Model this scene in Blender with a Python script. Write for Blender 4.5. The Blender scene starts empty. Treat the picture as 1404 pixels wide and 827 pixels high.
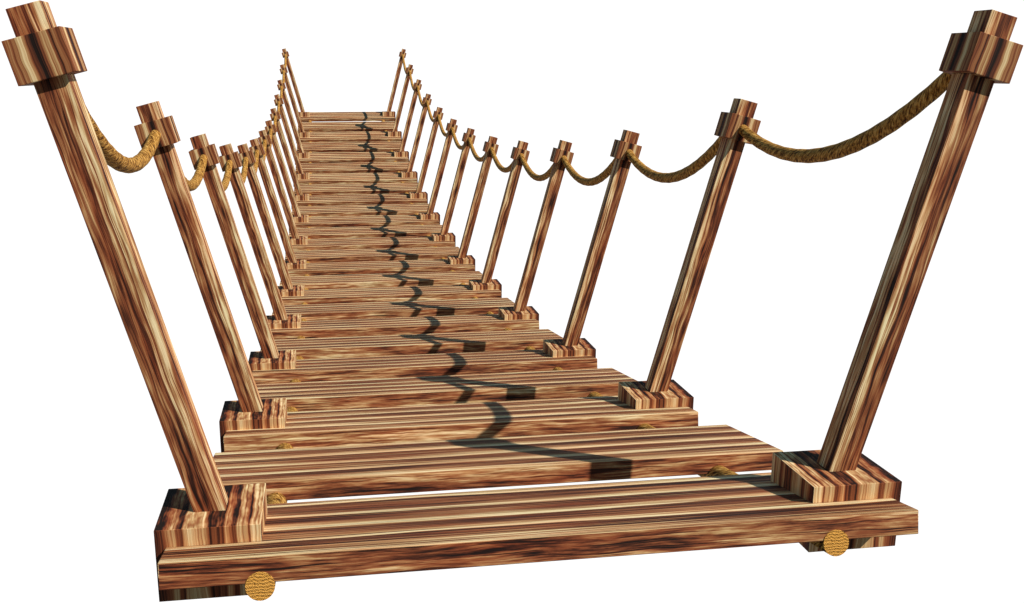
# A long sagging rope bridge of wooden boards, posts and ropes, in front of plain white.
import bpy, bmesh, math
from mathutils import Vector, Matrix

S = bpy.context.scene
COL = S.collection

# ------------------------------------------------------------------ sizes (metres)
HALF = 0.8                      # half the distance between the two rows of posts
BLOCK_W, BLOCK_D, BLOCK_UP, BLOCK_DOWN, BLOCK_Y = 0.2391, 0.2332, 0.0622, 0.1169, 0.0068
PLANK_L, PLANK_D, PLANK_T, PLANK_Y = 1.7907, 0.442, 0.060, -0.0045
TILT, POST_W, POST_D, POST_L, POST_X, POST_Y = 0.2603, 0.072, 0.0671, 1.1895, 0.0037, 0.0092
COLLAR_W, COLLAR_D, COLLAR_H, COLLAR_L = 0.1209, 0.1113, 0.0937, 1.0825
ROPE_X, ROPE_Z, ROPE_R = 0.6792, -0.0662, 0.0325
N = 13
STATION = [(0.0, 0.0), (1.3968, -0.2485), (2.7929, -0.4503), (4.1882, -0.6003), (5.5827, -0.7010), (6.9764, -0.7554),
           (8.3694, -0.7600), (9.7618, -0.7280), (11.1534, -0.6402), (12.5442, -0.4966), (13.9344, -0.3041),
           (15.3239, -0.0632), (16.7128, 0.2252)]
PITCH = [-0.172, -0.167, -0.162, -0.15, -0.148, -0.125, -0.115, -0.088, -0.072, -0.0535, -0.035, -0.015, 0.005,
         0.026, 0.047, 0.0675, 0.088, 0.1115, 0.135, 0.16, 0.185, 0.205, 0.225, 0.232, 0.225]
LIFT = [0.0, 0.0045, 0.006, 0.01, 0.0105, 0.013, 0.014, 0.015, 0.016, 0.016, 0.017, 0.017, 0.011,
         0.012, 0.012, 0.011, 0.011, 0.009, 0.008, 0.007, 0.006, 0.006, 0.005, 0.002, 0.005]


# ------------------------------------------------------------------ materials
def new_mat(name):
    m = bpy.data.materials.new(name)
    m.use_nodes = True
    nt = m.node_tree
    nt.nodes.clear()
    return m, nt


class G:
    """tiny helper for writing node graphs"""
    def __init__(self, nt):
        self.nt = nt

    def n(self, t, **k):
        nd = self.nt.nodes.new(t)
        for a, v in k.items():
            setattr(nd, a, v)
        return nd

    def link(self, a, b):
        self.nt.links.new(a, b)

    def val(self, x, sock):
        if isinstance(x, (int, float)):
            sock.default_value = x
        else:
            self.link(x, sock)

    def math(self, op, a, b=0.0, c=0.0, clamp=False):
        nd = self.n('ShaderNodeMath', operation=op, use_clamp=clamp)
        self.val(a, nd.inputs[0]); self.val(b, nd.inputs[1])
        if len(nd.inputs) > 2:
            self.val(c, nd.inputs[2])
        return nd.outputs[0]

    def vec(self, x, y, z):
        nd = self.n('ShaderNodeCombineXYZ')
        self.val(x, nd.inputs[0]); self.val(y, nd.inputs[1]); self.val(z, nd.inputs[2])
        return nd.outputs[0]

    def noise(self, v, scale=1.0, detail=3.0, rough=0.55, dist=0.0):
        nd = self.n('ShaderNodeTexNoise')
        self.link(v, nd.inputs['Vector'])
        nd.inputs['Scale'].default_value = scale
        nd.inputs['Detail'].default_value = detail
        nd.inputs['Roughness'].default_value = rough
        nd.inputs['Distortion'].default_value = dist
        return nd.outputs['Fac']

    def ramp(self, f, stops, interp='LINEAR'):
        nd = self.n('ShaderNodeValToRGB')
        cr = nd.color_ramp
        cr.interpolation = interp
        while len(cr.elements) < len(stops):
            cr.elements.new(0.5)
        for e, (p, c) in zip(cr.elements, stops):
            e.position = p
            e.color = (*c, 1)
        self.link(f, nd.inputs[0])
        return nd.outputs[0]


DARK, UMBER, RED, MID, TAN, PALE = ((.012, .005, .003), (.075, .019, .008), (.230, .062, .022), (.360, .148, .056),
                                    (.58, .355, .16), (.87, .68, .395))


def wood(name, build, bump=0.25, random=0.0, hue=1.0, gain=1.0, shift=0.0, toned=0.0, tint=(1, 1, 1)):
    m, nt = new_mat(name)
    g = G(nt)
    tc = g.n('ShaderNodeTexCoord')
    sp = g.n('ShaderNodeSeparateXYZ')
    g.link(tc.outputs['UV'], sp.inputs[0])
    oi = g.n('ShaderNodeObjectInfo')
    rnd = g.math('MULTIPLY', oi.outputs['Random'], random)
    f = build(g, sp.outputs[0], sp.outputs[1], rnd)
    f = g.math('MULTIPLY_ADD', f, gain, .5 - .5 * gain + shift)
    # each board has its own tone, from dark red-brown to bleached
    f = g.math('ADD', f, g.math('MULTIPLY', oi.outputs['Object Index'], .01 * toned))
    colr = g.ramp(f, [(0.0, DARK), (0.17, UMBER), (0.36, RED), (0.55, MID), (0.76, TAN), (1.0, PALE)])
    bs = g.n('ShaderNodeBsdfPrincipled')
    # slow drift of hue along the board: some parts redder, some yellower
    hv = g.noise(g.vec(g.math('MULTIPLY', sp.outputs[0], 3.0), g.math('MULTIPLY', sp.outputs[1], 26.0), g.math('ADD', rnd, 7.3)), 1.0, 2.0)
    mx = g.n('ShaderNodeMix', data_type='RGBA', blend_type='MULTIPLY')
    mx.inputs[0].default_value = hue
    g.link(colr, mx.inputs[6])
    g.link(g.ramp(hv, [(0.34, (1.0, .80, .70)), (0.5, (1, .97, .93)), (0.66, (.97, 1.02, .98))]), mx.inputs[7])
    tn = g.n('ShaderNodeMix', data_type='RGBA', blend_type='MULTIPLY')
    tn.inputs[0].default_value = 1.0
    g.link(mx.outputs[2], tn.inputs[6])
    tn.inputs[7].default_value = (*tint, 1)
    g.link(tn.outputs[2], bs.inputs['Base Color'])
    bs.inputs['Roughness'].default_value = 0.78
    bs.inputs['Specular IOR Level'].default_value = 0.18
    bp = g.n('ShaderNodeBump')
    bp.inputs['Strength'].default_value = bump
    bp.inputs['Distance'].default_value = 0.004
    g.link(f, bp.inputs['Height'])
    g.link(bp.outputs[0], bs.inputs['Normal'])
    out = g.n('ShaderNodeOutputMaterial')
    g.link(bs.outputs[0], out.inputs[0])
    return m


def contrast(g, f, lo, hi):
    mr = g.n('ShaderNodeMapRange')
    g.link(f, mr.inputs[0])
    mr.inputs[1].default_value = lo
    mr.inputs[2].default_value = hi
    return mr.outputs[0]


def fine(g, u, v, rnd, su=4.0, sv=420.0):
    return g.noise(g.vec(g.math('MULTIPLY', u, su), g.math('MULTIPLY', v, sv), rnd), 1.0, 3.0, 0.6)


def lines(g, u, v, rnd, su, sv, lo=.30, hi=.40):
    """sparse dark hairlines of the grain: 0 on a line, 1 elsewhere"""
    return contrast(g, g.noise(g.vec(g.math('MULTIPLY', u, su), g.math('MULTIPLY', v, sv), g.math('ADD', rnd, 11.7)), 1.0, 2.0, .5), lo, hi)


def f_plank_top(g, u, v, r):
    # weathered ridges: each rises from a dark groove to a pale crest
    wob = g.noise(g.vec(g.math('MULTIPLY', u, .9), g.math('MULTIPLY', v, 5.0), r), 1.0, 2.0)
    ph = g.math('ADD', g.math('MULTIPLY_ADD', v, -9.6, .36), g.math('MULTIPLY', wob, 0.7))
    saw = g.math('FRACT', ph)
    saw = g.math('POWER', saw, 2.1)
    drop = contrast(g, g.math('FRACT', ph), 1.0, 0.93)          # the pale crest falls sharply into the groove
    saw = g.math('MULTIPLY', saw, drop)
    big = contrast(g, g.noise(g.vec(g.math('MULTIPLY', u, 1.3), g.math('MULTIPLY', v, 48.0), r), 1.0, 5.0, .68), .36, .64)
    fi = contrast(g, fine(g, u, v, r, 1.8, 260.0), .36, .64)
    mid = contrast(g, g.noise(g.vec(g.math('MULTIPLY', u, 1.1), g.math('MULTIPLY', v, 125.0), g.math('ADD', r, 4.4)), 1.0, 4.0, .7), .38, .62)
    f = g.math('ADD', g.math('MULTIPLY', saw, .66), g.math('MULTIPLY', big, .24))
    f = g.math('ADD', f, g.math('MULTIPLY', mid, .24))
    f = g.math('ADD', f, g.math('MULTIPLY', g.math('SUBTRACT', fi, .35), .38))
    f = g.math('ADD', f, .06)
    return g.math('MULTIPLY', f, g.math('ADD', g.math('MULTIPLY', lines(g, u, v, r, 1.0, 240.0, .36, .42), .62), .38))


def f_plank_side(g, u, v, r):
    warp = g.noise(g.vec(g.math('MULTIPLY', u, 2.6), g.math('MULTIPLY', v, 12.0), r), 1.0, 2.0)
    v2 = g.math('ADD', v, g.math('MULTIPLY', warp, .030))
    a = contrast(g, g.noise(g.vec(g.math('MULTIPLY', u, 6.5), g.math('MULTIPLY', v2, 92.0), r), 1.0, 5.0, .64), .36, .64)
    b = contrast(g, g.noise(g.vec(g.math('MULTIPLY', u, 1.4), g.math('MULTIPLY', v2, 26.0), g.math('ADD', r, 3.1)), 1.0, 2.0), .34, .66)
    fi = contrast(g, fine(g, u, v2, r, 5.0, 420.0), .3, .7)
    f = g.math('ADD', g.math('MULTIPLY', a, .46), g.math('MULTIPLY', b, .44))
    f = g.math('ADD', f, g.math('MULTIPLY', g.math('SUBTRACT', fi, .35), .20))
    f = g.math('SUBTRACT', f, .01)
    return g.math('MULTIPLY', f, g.math('ADD', g.math('MULTIPLY', lines(g, u, v2, r, 4.0, 260.0, .36, .43), .6), .4))


def profile(g, x, stops):
    return g.ramp(x, [(p, (c, c, c)) for p, c in stops])


def f_post(g, u, v, r):
    # v runs 0 (outer edge) .. POST_W (inner edge): rusty outer half, pale inner half
    warp = g.noise(g.vec(g.math('MULTIPLY', u, 2.6), g.math('MULTIPLY', v, 12.0), r), 1.0, 2.0)
    v2 = g.math('ADD', v, g.math('MULTIPLY', g.math('SUBTRACT', warp, .5), .034))
    pr = profile(g, g.math('DIVIDE', v2, POST_W), [(0.0, .40), (.12, .47), (.22, .36), (.34, .46), (.46, .28), (.54, .20), (.60, .62),
                                                   (.67, .74), (.72, .42), (.78, .80), (.90, .86), (1.0, .70)])
    a = contrast(g, g.noise(g.vec(g.math('MULTIPLY', u, 5.5), g.math('MULTIPLY', v2, 125.0), r), 1.0, 5.0, .64), .36, .64)
    b = contrast(g, g.noise(g.vec(g.math('MULTIPLY', u, 7.0), g.math('MULTIPLY', v2, 52.0), g.math('ADD', r, 5.7)), 1.0, 2.0), .34, .66)
    fi = contrast(g, fine(g, u, v2, r, 7.0, 520.0), .3, .7)
    f = g.math('ADD', pr, g.math('MULTIPLY', g.math('SUBTRACT', a, .55), .46))
    f = g.math('ADD', f, g.math('MULTIPLY', g.math('SUBTRACT', b, .5), .30))
    f = g.math('ADD', f, g.math('MULTIPLY', g.math('SUBTRACT', fi, .45), .18))
    return g.math('MULTIPLY', f, g.math('ADD', g.math('MULTIPLY', lines(g, u, v2, r, 3.2, 320.0, .36, .43), .55), .45))


def f_stripes(seed, width, stops, su=2.0, sv=170.0, blot=0.0):
    """stripes across v (0 outer .. width inner), the same on every face that shows end grain"""
    def b(g, u, v, r):
        warp = g.noise(g.vec(g.math('MULTIPLY', u, 10.0), g.math('MULTIPLY', v, 10.0), seed), 1.0, 2.0)
        v2 = g.math('ADD', v, g.math('MULTIPLY', g.math('SUBTRACT', warp, .5), .016))
        pr = profile(g, g.math('DIVIDE', v2, width), stops)
        a = contrast(g, g.noise(g.vec(g.math('MULTIPLY', u, su), g.math('MULTIPLY', v2, sv), seed), 1.0, 2.5, .6), .33, .67)
        fi = contrast(g, fine(g, u, v2, seed, 6.0, 460.0), .3, .7)
        f = g.math('ADD', pr, g.math('MULTIPLY', g.math('SUBTRACT', a, .45), .36))
        f = g.math('ADD', f, g.math('MULTIPLY', g.math('SUBTRACT', fi, .45), .16))
        if blot:
            c = contrast(g, g.noise(g.vec(g.math('MULTIPLY', u, 18.0), g.math('MULTIPLY', v2, 62.0), seed + 2.0), 1.0, 2.0), .34, .66)
            f = g.math('ADD', f, g.math('MULTIPLY', g.math('SUBTRACT', c, .55), blot))
        return f
    return b


BLOCK_STRIPES = [(0.0, .14), (.06, .20), (.11, .34), (.14, .66), (.19, .60), (.21, .28), (.25, .24), (.28, .66), (.37, .74), (.41, .66),
                 (.46, .72), (.49, .34), (.52, .08), (.58, .22), (.64, .18), (.66, .60), (.70, .62), (.72, .26), (.76, .30), (.78, .66),
                 (.87, .68), (.89, .22), (.92, .88), (1.0, .82)]
COLLAR_STRIPES = [(0.0, .54), (.10, .62), (.16, .52), (.20, .44), (.25, .76), (.34, .78), (.38, .46), (.44, .30), (.51, .10), (.57, .36),
                  (.62, .58), (.72, .60), (.77, .54), (.81, .20), (.85, .56), (.90, .52), (.93, .24), (1.0, .54)]


MAT_PLANK_TOP = wood('ridged_wood', f_plank_top, .35, 31.0, gain=1.48, shift=-.14, toned=.5)
MAT_PLANK_SIDE = wood('streaked_wood', f_plank_side, .25, 31.0, gain=1.26, shift=-.165, toned=1.1)
MAT_POST = wood('post_wood', f_post, .25, 9.0, gain=1.06, shift=.0)
MAT_BLOCK = wood('block_wood', f_stripes(2.4, BLOCK_W, BLOCK_STRIPES), .25, gain=1.0, shift=.02)
MAT_BLOCK_TOP = wood('block_top_wood', f_stripes(2.4, BLOCK_W, BLOCK_STRIPES, blot=.42), .25, gain=1.1, shift=-.10)
MAT_COLLAR = wood('collar_wood', f_stripes(8.9, COLLAR_W, COLLAR_STRIPES, 1.5, 190.0), .2, hue=.2, gain=1.2, shift=-.10, tint=(.95, .97, .93))


def rope_mat(name, end=False):
    m, nt = new_mat(name)
    g = G(nt)
    tc = g.n('ShaderNodeTexCoord')
    sp = g.n('ShaderNodeSeparateXYZ')
    g.link(tc.outputs['UV'], sp.inputs[0])
    u, v = sp.outputs[0], sp.outputs[1]
    if end:
        w = g.noise(g.vec(g.math('MULTIPLY', u, 60), g.math('MULTIPLY', v, 34), 1.0), 1.0, 2.0)
        ph = g.math('ADD', g.math('MULTIPLY', v, 900.0), g.math('MULTIPLY', w, 13.0))
        weave = g.math('ADD', g.math('MULTIPLY', g.math('SINE', ph), .5), .5)
        cross = g.math('ADD', g.math('MULTIPLY', g.math('SINE', g.math('ADD', g.math('MULTIPLY', u, 1500.0), g.math('MULTIPLY', ph, 1.5))), .5), .5)
        spk = contrast(g, g.noise(g.vec(g.math('MULTIPLY', u, 300), g.math('MULTIPLY', v, 380), 4.0), 1.0, 2.0), .35, .65)
        f = g.math('ADD', g.math('MULTIPLY', weave, .40), g.math('MULTIPLY', cross, .16))
        f = g.math('ADD', f, g.math('MULTIPLY', spk, .28))
        f = g.math('ADD', f, .20)
    else:
        # v is measured round the rope; strands and fibres wind round it
        tw = g.math('ADD', v, g.math('MULTIPLY', u, .62))
        a = contrast(g, g.noise(g.vec(g.math('MULTIPLY', u, 48), g.math('MULTIPLY', tw, 170), 1.0), 1.0, 4.0, .72), .40, .60)
        b = contrast(g, g.noise(g.vec(g.math('MULTIPLY', u, 26), g.math('MULTIPLY', tw, 75), 2.0), 1.0, 2.0), .34, .66)
        f = g.math('ADD', g.math('MULTIPLY', a, .60), g.math('MULTIPLY', b, .34))
    pale = (.86, .43, .095) if end else (.93, .56, .165)
    c = g.ramp(f, [(0.0, (.022, .008, .002)), (0.26, (.14, .049, .009)), (0.49, (.49, .22, .035)), (1.0, pale)])
    bs = g.n('ShaderNodeBsdfPrincipled')
    g.link(c, bs.inputs['Base Color'])
    bs.inputs['Roughness'].default_value = 0.85
    bs.inputs['Specular IOR Level'].default_value = 0.12
    bp = g.n('ShaderNodeBump')
    bp.inputs['Strength'].default_value = .8
    bp.inputs['Distance'].default_value = 0.004
    g.link(f, bp.inputs['Height'])
    g.link(bp.outputs[0], bs.inputs['Normal'])
    out = g.n('ShaderNodeOutputMaterial')
    g.link(bs.outputs[0], out.inputs[0])
    return m


MAT_ROPE = rope_mat('hemp_rope')
MAT_ROPE_END = rope_mat('cut_rope_end', True)


# ------------------------------------------------------------------ mesh helpers
def box_mesh(name, mats, lo, hi, face_uv, frame=Matrix.Identity(4), bevel=0.0016):
    """A box lo..hi in its own frame. face_uv(axis, sign, co) -> (u, v, material slot)."""
    bm = bmesh.new()
    uvl = bm.loops.layers.uv.new('UVMap')
    vs = {}
    for i in (0, 1):
        for j in (0, 1):
            for k in (0, 1):
                vs[i, j, k] = bm.verts.new(((lo, hi)[i][0], (lo, hi)[j][1], (lo, hi)[k][2]))
    quads = {(0, -1): [(0, 0, 0), (0, 0, 1), (0, 1, 1), (0, 1, 0)], (0, 1): [(1, 0, 0), (1, 1, 0), (1, 1, 1), (1, 0, 1)],
             (1, -1): [(0, 0, 0), (1, 0, 0), (1, 0, 1), (0, 0, 1)], (1, 1): [(0, 1, 0), (0, 1, 1), (1, 1, 1), (1, 1, 0)],
             (2, -1): [(0, 0, 0), (0, 1, 0), (1, 1, 0), (1, 0, 0)], (2, 1): [(0, 0, 1), (1, 0, 1), (1, 1, 1), (0, 1, 1)]}
    for (ax, sg), q in quads.items():
        f = bm.faces.new([vs[c] for c in q])
        for l in f.loops:
            u, v, slot = face_uv(ax, sg, l.vert.co)
            l[uvl].uv = (u, v)
            f.material_index = slot
    if bevel:
        bmesh.ops.bevel(bm, geom=list(bm.edges), offset=bevel, segments=2, profile=0.6, affect='EDGES')
    bmesh.ops.transform(bm, matrix=frame, verts=bm.verts)
    bmesh.ops.recalc_face_normals(bm, faces=bm.faces)
    me = bpy.data.meshes.new(name)
    bm.to_mesh(me)
    bm.free()
    for m in mats:
        me.materials.append(m)
    return me


def add(name, me, parent=None, loc=(0, 0, 0), rot=(0, 0, 0)):
    o = bpy.data.objects.new(name, me)
    COL.objects.link(o)
    o.parent = parent
    o.location = loc
    o.rotation_euler = rot
    return o


def tube_mesh(name, pts, radii, mats, seg=16, end_slot=None, caps=(True, True), strands=0.0):
    bm = bmesh.new()
    uvl = bm.loops.layers.uv.new('UVMap')
    rings, arc = [], [0.0]
    for a, b in zip(pts, pts[1:]):
        arc.append(arc[-1] + (b - a).length)
    X = Vector((1, 0, 0))
    def sw(i, k):
        return radii[i] * (1 + strands * math.cos(3 * 2 * math.pi * k / seg + arc[i] * 62.0))

    for i, p in enumerate(pts):
        t = (pts[min(i + 1, len(pts) - 1)] - pts[max(i - 1, 0)]).normalized()
        x = (X - t * X.dot(t)).normalized()
        y = t.cross(x)
        rings.append([bm.verts.new(p + (x * math.cos(2 * math.pi * k / seg) + y * math.sin(2 * math.pi * k / seg)) * sw(i, k)) for k in range(seg)])
    for i in range(len(pts) - 1):
        for k in range(seg):
            k2 = (k + 1) % seg
            f = bm.faces.new((rings[i][k], rings[i][k2], rings[i + 1][k2], rings[i + 1][k]))
            f.smooth = True
            w = 2 * math.pi * radii[i] / seg
            for l, (uu, vv) in zip(f.loops, ((arc[i], k * w), (arc[i], (k + 1) * w), (arc[i + 1], (k + 1) * w), (arc[i + 1], k * w))):
                l[uvl].uv = (uu, vv)
    for ring, on in ((rings[0], caps[0]), (rings[-1], caps[1])):
        if on:
            f = bm.faces.new(ring)
            c = sum((v.co for v in ring), Vector()) / seg
            for l in f.loops:
                l[uvl].uv = (l.vert.co.x - c.x, l.vert.co.z - c.z)
            if end_slot is not None:
                f.material_index = end_slot
    bmesh.ops.recalc_face_normals(bm, faces=bm.faces)
    me = bpy.data.meshes.new(name)
    bm.to_mesh(me)
    bm.free()
    for m in mats:
        me.materials.append(m)
    return me


# ------------------------------------------------------------------ the bridge
bridge = bpy.data.objects.new('rope_bridge', None)
COL.objects.link(bridge)
bridge.empty_display_size = 0.3
bridge['label'] = 'long sagging rope bridge of brown wooden planks with leaning posts and golden handrail ropes'
bridge['category'] = 'rope bridge'


# planks ---------------------------------------------------------------
def plank_uv(ax, sg, co):
    if ax == 2:
        return co.x, co.y, 0
    if ax == 1:
        return co.x + 5.0, co.z * 1.0, 1
    return co.y + 9.0, co.z, 1


plank_me = box_mesh('plank', [MAT_PLANK_TOP, MAT_PLANK_SIDE],
                    (-PLANK_L / 2, PLANK_Y - PLANK_D / 2, -PLANK_T), (PLANK_L / 2, PLANK_Y + PLANK_D / 2, 0), plank_uv, bevel=0.002)


def deck(k):
    """pivot (y, z) of the k-th board, k = 0 .. 24"""
    if k % 2 == 0:
        y, z = STATION[k // 2]
    else:
        (a, b), (c, d) = STATION[k // 2], STATION[k // 2 + 1]
        y, z = (a + c) / 2, (b + d) / 2 - 0.005
    return y - math.sin(PITCH[k]) * LIFT[k], z + math.cos(PITCH[k]) * LIFT[k]


TONE = [9, 17, 26, 14, 7, 16, 21, 10, 17, 22, 12, 18, 9, 20, 15, 24, 11, 18, 22, 13, 19, 10, 20, 16, 12]   # 0 dark red-brown .. 30 bleached
plank0 = add('plank', plank_me, bridge, (0, *deck(0)), (PITCH[0], 0, 0))
plank0.pass_index = TONE[0]
for k in range(1, 2 * N - 1):
    o = plank0.copy()
    COL.objects.link(o)
    o.parent = bridge
    o.location = (0, *deck(k))
    o.rotation_euler = (PITCH[k], 0, 0)
    o.pass_index = TONE[k]


# posts, each with its clamp block and its collar -----------------------
def post_meshes(sd):
    base = Vector((sd * (HALF + POST_X), 0, BLOCK_UP))
    fr = Matrix.Translation(base) @ Matrix.Rotation(sd * TILT, 4, 'Y')

    def uv_post(ax, sg, co):
        outer = POST_W / 2 - sd * co.x          # 0 at the outer edge
        if ax == 1:
            return co.z, outer, 0
        if ax == 0:
            return co.z + 3.0, (co.y + POST_D / 2) + (.012 if sg * sd < 0 else 0), 0
        return co.y * 1.0, outer, 0

    def uv_block(ax, sg, co):
        v = HALF + BLOCK_W / 2 - sd * co.x
        if ax == 1:
            return co.z, v, 0
        if ax == 2:
            return co.y - BLOCK_Y, v, 1
        return co.z, co.y - BLOCK_Y + BLOCK_D / 2, 0

    def uv_collar(ax, sg, co):
        if ax == 1:
            return co.z, COLLAR_W / 2 - sd * co.x, 0
        if ax == 0:
            return co.z, co.y - POST_Y + COLLAR_D / 2, 0
        return co.y, COLLAR_W / 2 - sd * co.x, 0

    p = box_mesh('post', [MAT_POST], (-POST_W / 2, POST_Y - POST_D / 2, -.05), (POST_W / 2, POST_Y + POST_D / 2, POST_L), uv_post, fr)
    c = box_mesh('collar', [MAT_COLLAR], (-COLLAR_W / 2, POST_Y - COLLAR_D / 2, COLLAR_L - COLLAR_H / 2),
                 (COLLAR_W / 2, POST_Y + COLLAR_D / 2, COLLAR_L + COLLAR_H / 2), uv_collar, fr)
    x0, x1 = sorted((sd * (HALF - BLOCK_W / 2), sd * (HALF + BLOCK_W / 2)))
    b = box_mesh('clamp_block', [MAT_BLOCK, MAT_BLOCK_TOP], (x0, BLOCK_Y - BLOCK_D / 2, -BLOCK_DOWN), (x1, BLOCK_Y + BLOCK_D / 2, BLOCK_UP), uv_block)
    return p, c, b


for sd in (-1, 1):
    p, c, b = post_meshes(sd)
    first = add('post', p, bridge, (0, *STATION[0]))
    add('collar', c, first)
    add('clamp_block', b, first)
    for i in range(1, N):
        q = first.copy()
        COL.objects.link(q)
        q.parent = bridge
        q.location = (0, *STATION[i])
        for ch in first.children:
            r = ch.copy()
            COL.objects.link(r)
            r.parent = q


# handrail ropes: one sagging length between each pair of collars -------
SAG = 0.165


def collar_point(sd, i, s):
    t = TILT
    y, z = STATION[i]
    return Vector((sd * (HALF + POST_X + COLLAR_L * math.sin(t)), y + POST_Y + s * (COLLAR_D / 2 - .012), z + BLOCK_UP + COLLAR_L * math.cos(t)))


for sd in (-1, 1):
    for i in range(N - 1):
        A, B = collar_point(sd, i, 1), collar_point(sd, i + 1, -1)
        n = 72 if i < 4 else 32
        pts, rad = [], []
        for k in range(n + 1):
            t = k / n
            pts.append(A.lerp(B, t) - Vector((0, 0, SAG * 4 * t * (1 - t))))
            rad.append(.0192 + .0043 * math.sin(math.pi * t))
        me = tube_mesh('handrail_rope', [q - A for q in pts], rad, [MAT_ROPE], 24, strands=0.025)
        add('handrail_rope', me, bridge, A)


# support ropes running lengthwise under the boards ---------------------
def rope_point(sd, k, v):
    y, z = deck(k)
    c, s = math.cos(PITCH[k]), math.sin(PITCH[k])
    return Vector((sd * ROPE_X, y + c * v - s * ROPE_Z, z + s * v + c * ROPE_Z))


for sd in (-1, 1):
    pts = []
    for k in range(2 * N - 1):
        for v in ((-.228, -.1, .1, .2) if k == 0 else (-.2, -.1, .1, .228) if k == 2 * N - 2 else (-.2, -.07, .07, .2)):
            pts.append(rope_point(sd, k, v))
    O = pts[0].copy()
    me = tube_mesh('support_rope', [q - O for q in pts], [ROPE_R] * len(pts), [MAT_ROPE, MAT_ROPE_END], 32, end_slot=1)
    add('support_rope', me, bridge, O)

# ------------------------------------------------------------------ camera
W, H, FOC, PX, PY = 1404.0, 827.0, 1343.9688, 642.9023, 414.2756
cam_d = bpy.data.cameras.new('camera')
cam = bpy.data.objects.new('camera', cam_d)
COL.objects.link(cam)
yaw, pitch = 0.1496, -0.23394
f = Vector((math.sin(yaw) * math.cos(pitch), math.cos(yaw) * math.cos(pitch), math.sin(pitch)))
r = Vector((math.cos(yaw), -math.sin(yaw), 0))
u = r.cross(f)
cam.matrix_world = Matrix(((r.x, u.x, -f.x, -0.51589), (r.y, u.y, -f.y, -2.23812), (r.z, u.z, -f.z, 1.08378), (0, 0, 0, 1)))
cam_d.sensor_fit = 'HORIZONTAL'
cam_d.sensor_width = 36.0
cam_d.lens = FOC / W * 36.0
cam_d.shift_x = (W / 2 - PX) / W
cam_d.shift_y = (PY - H / 2) / W
cam_d.clip_start = 0.05
cam_d.clip_end = 500
S.camera = cam

# ------------------------------------------------------------------ light
sun_d = bpy.data.lights.new('sun', 'SUN')
sun = bpy.data.objects.new('sun', sun_d)
COL.objects.link(sun)
sun_d.energy = 5.0
sun_d.angle = math.radians(0.5)
sun_d.color = (1.0, 0.97, 0.92)
sun.rotation_euler = Vector((-0.87, 0.66, -1.0)).to_track_quat('-Z', 'Y').to_euler()
sun.location = (6, -5, 8)

# made-up surround: white ahead, kept dim overhead, behind and steeply below to deepen shade
world = bpy.data.worlds.new('World')
S.world = world
world.use_nodes = True
nt = world.node_tree
nt.nodes.clear()
g = G(nt)
tc = g.n('ShaderNodeTexCoord')
sp = g.n('ShaderNodeSeparateXYZ')
g.link(tc.outputs['Generated'], sp.inputs[0])


def smooth(x, a, b):
    mr = g.n('ShaderNodeMapRange', interpolation_type='SMOOTHSTEP')
    g.link(x, mr.inputs[0])
    mr.inputs[1].default_value = a
    mr.inputs[2].default_value = b
    return mr.outputs[0]


low = smooth(sp.outputs[2], 0.26, 0.15)
down_fade = smooth(sp.outputs[2], -0.70, -0.57)
fwd = g.math('ADD', g.math('MULTIPLY', sp.outputs[0], .30), g.math('MULTIPLY', sp.outputs[1], .954))
ahead = smooth(fwd, 0.36, 0.54)
fac = g.math('MULTIPLY', g.math('MULTIPLY', low, ahead), down_fade)
mx = g.n('ShaderNodeMix', data_type='RGBA')
g.link(fac, mx.inputs[0])
dim = g.n('ShaderNodeMix', data_type='RGBA')
g.link(smooth(sp.outputs[2], 0.0, 0.55), dim.inputs[0])
dim.inputs[6].default_value = (.165, .19, .21, 1)
dim.inputs[7].default_value = (.070, .165, .255, 1)
g.link(dim.outputs[2], mx.inputs[6])
mx.inputs[7].default_value = (1.06, 1.06, 1.06, 1)
bg = g.n('ShaderNodeBackground')
g.link(mx.outputs[2], bg.inputs[0])
wo = g.n('ShaderNodeOutputWorld')
g.link(bg.outputs[0], wo.inputs[0])

# ------------------------------------------------------------------ view
S.render.engine = 'CYCLES'
S.view_settings.view_transform = 'Standard'
S.view_settings.look = 'None'
S.view_settings.exposure = 0.05
S.view_settings.gamma = 1.0
S.render.resolution_x = 1024
S.render.resolution_y = 603
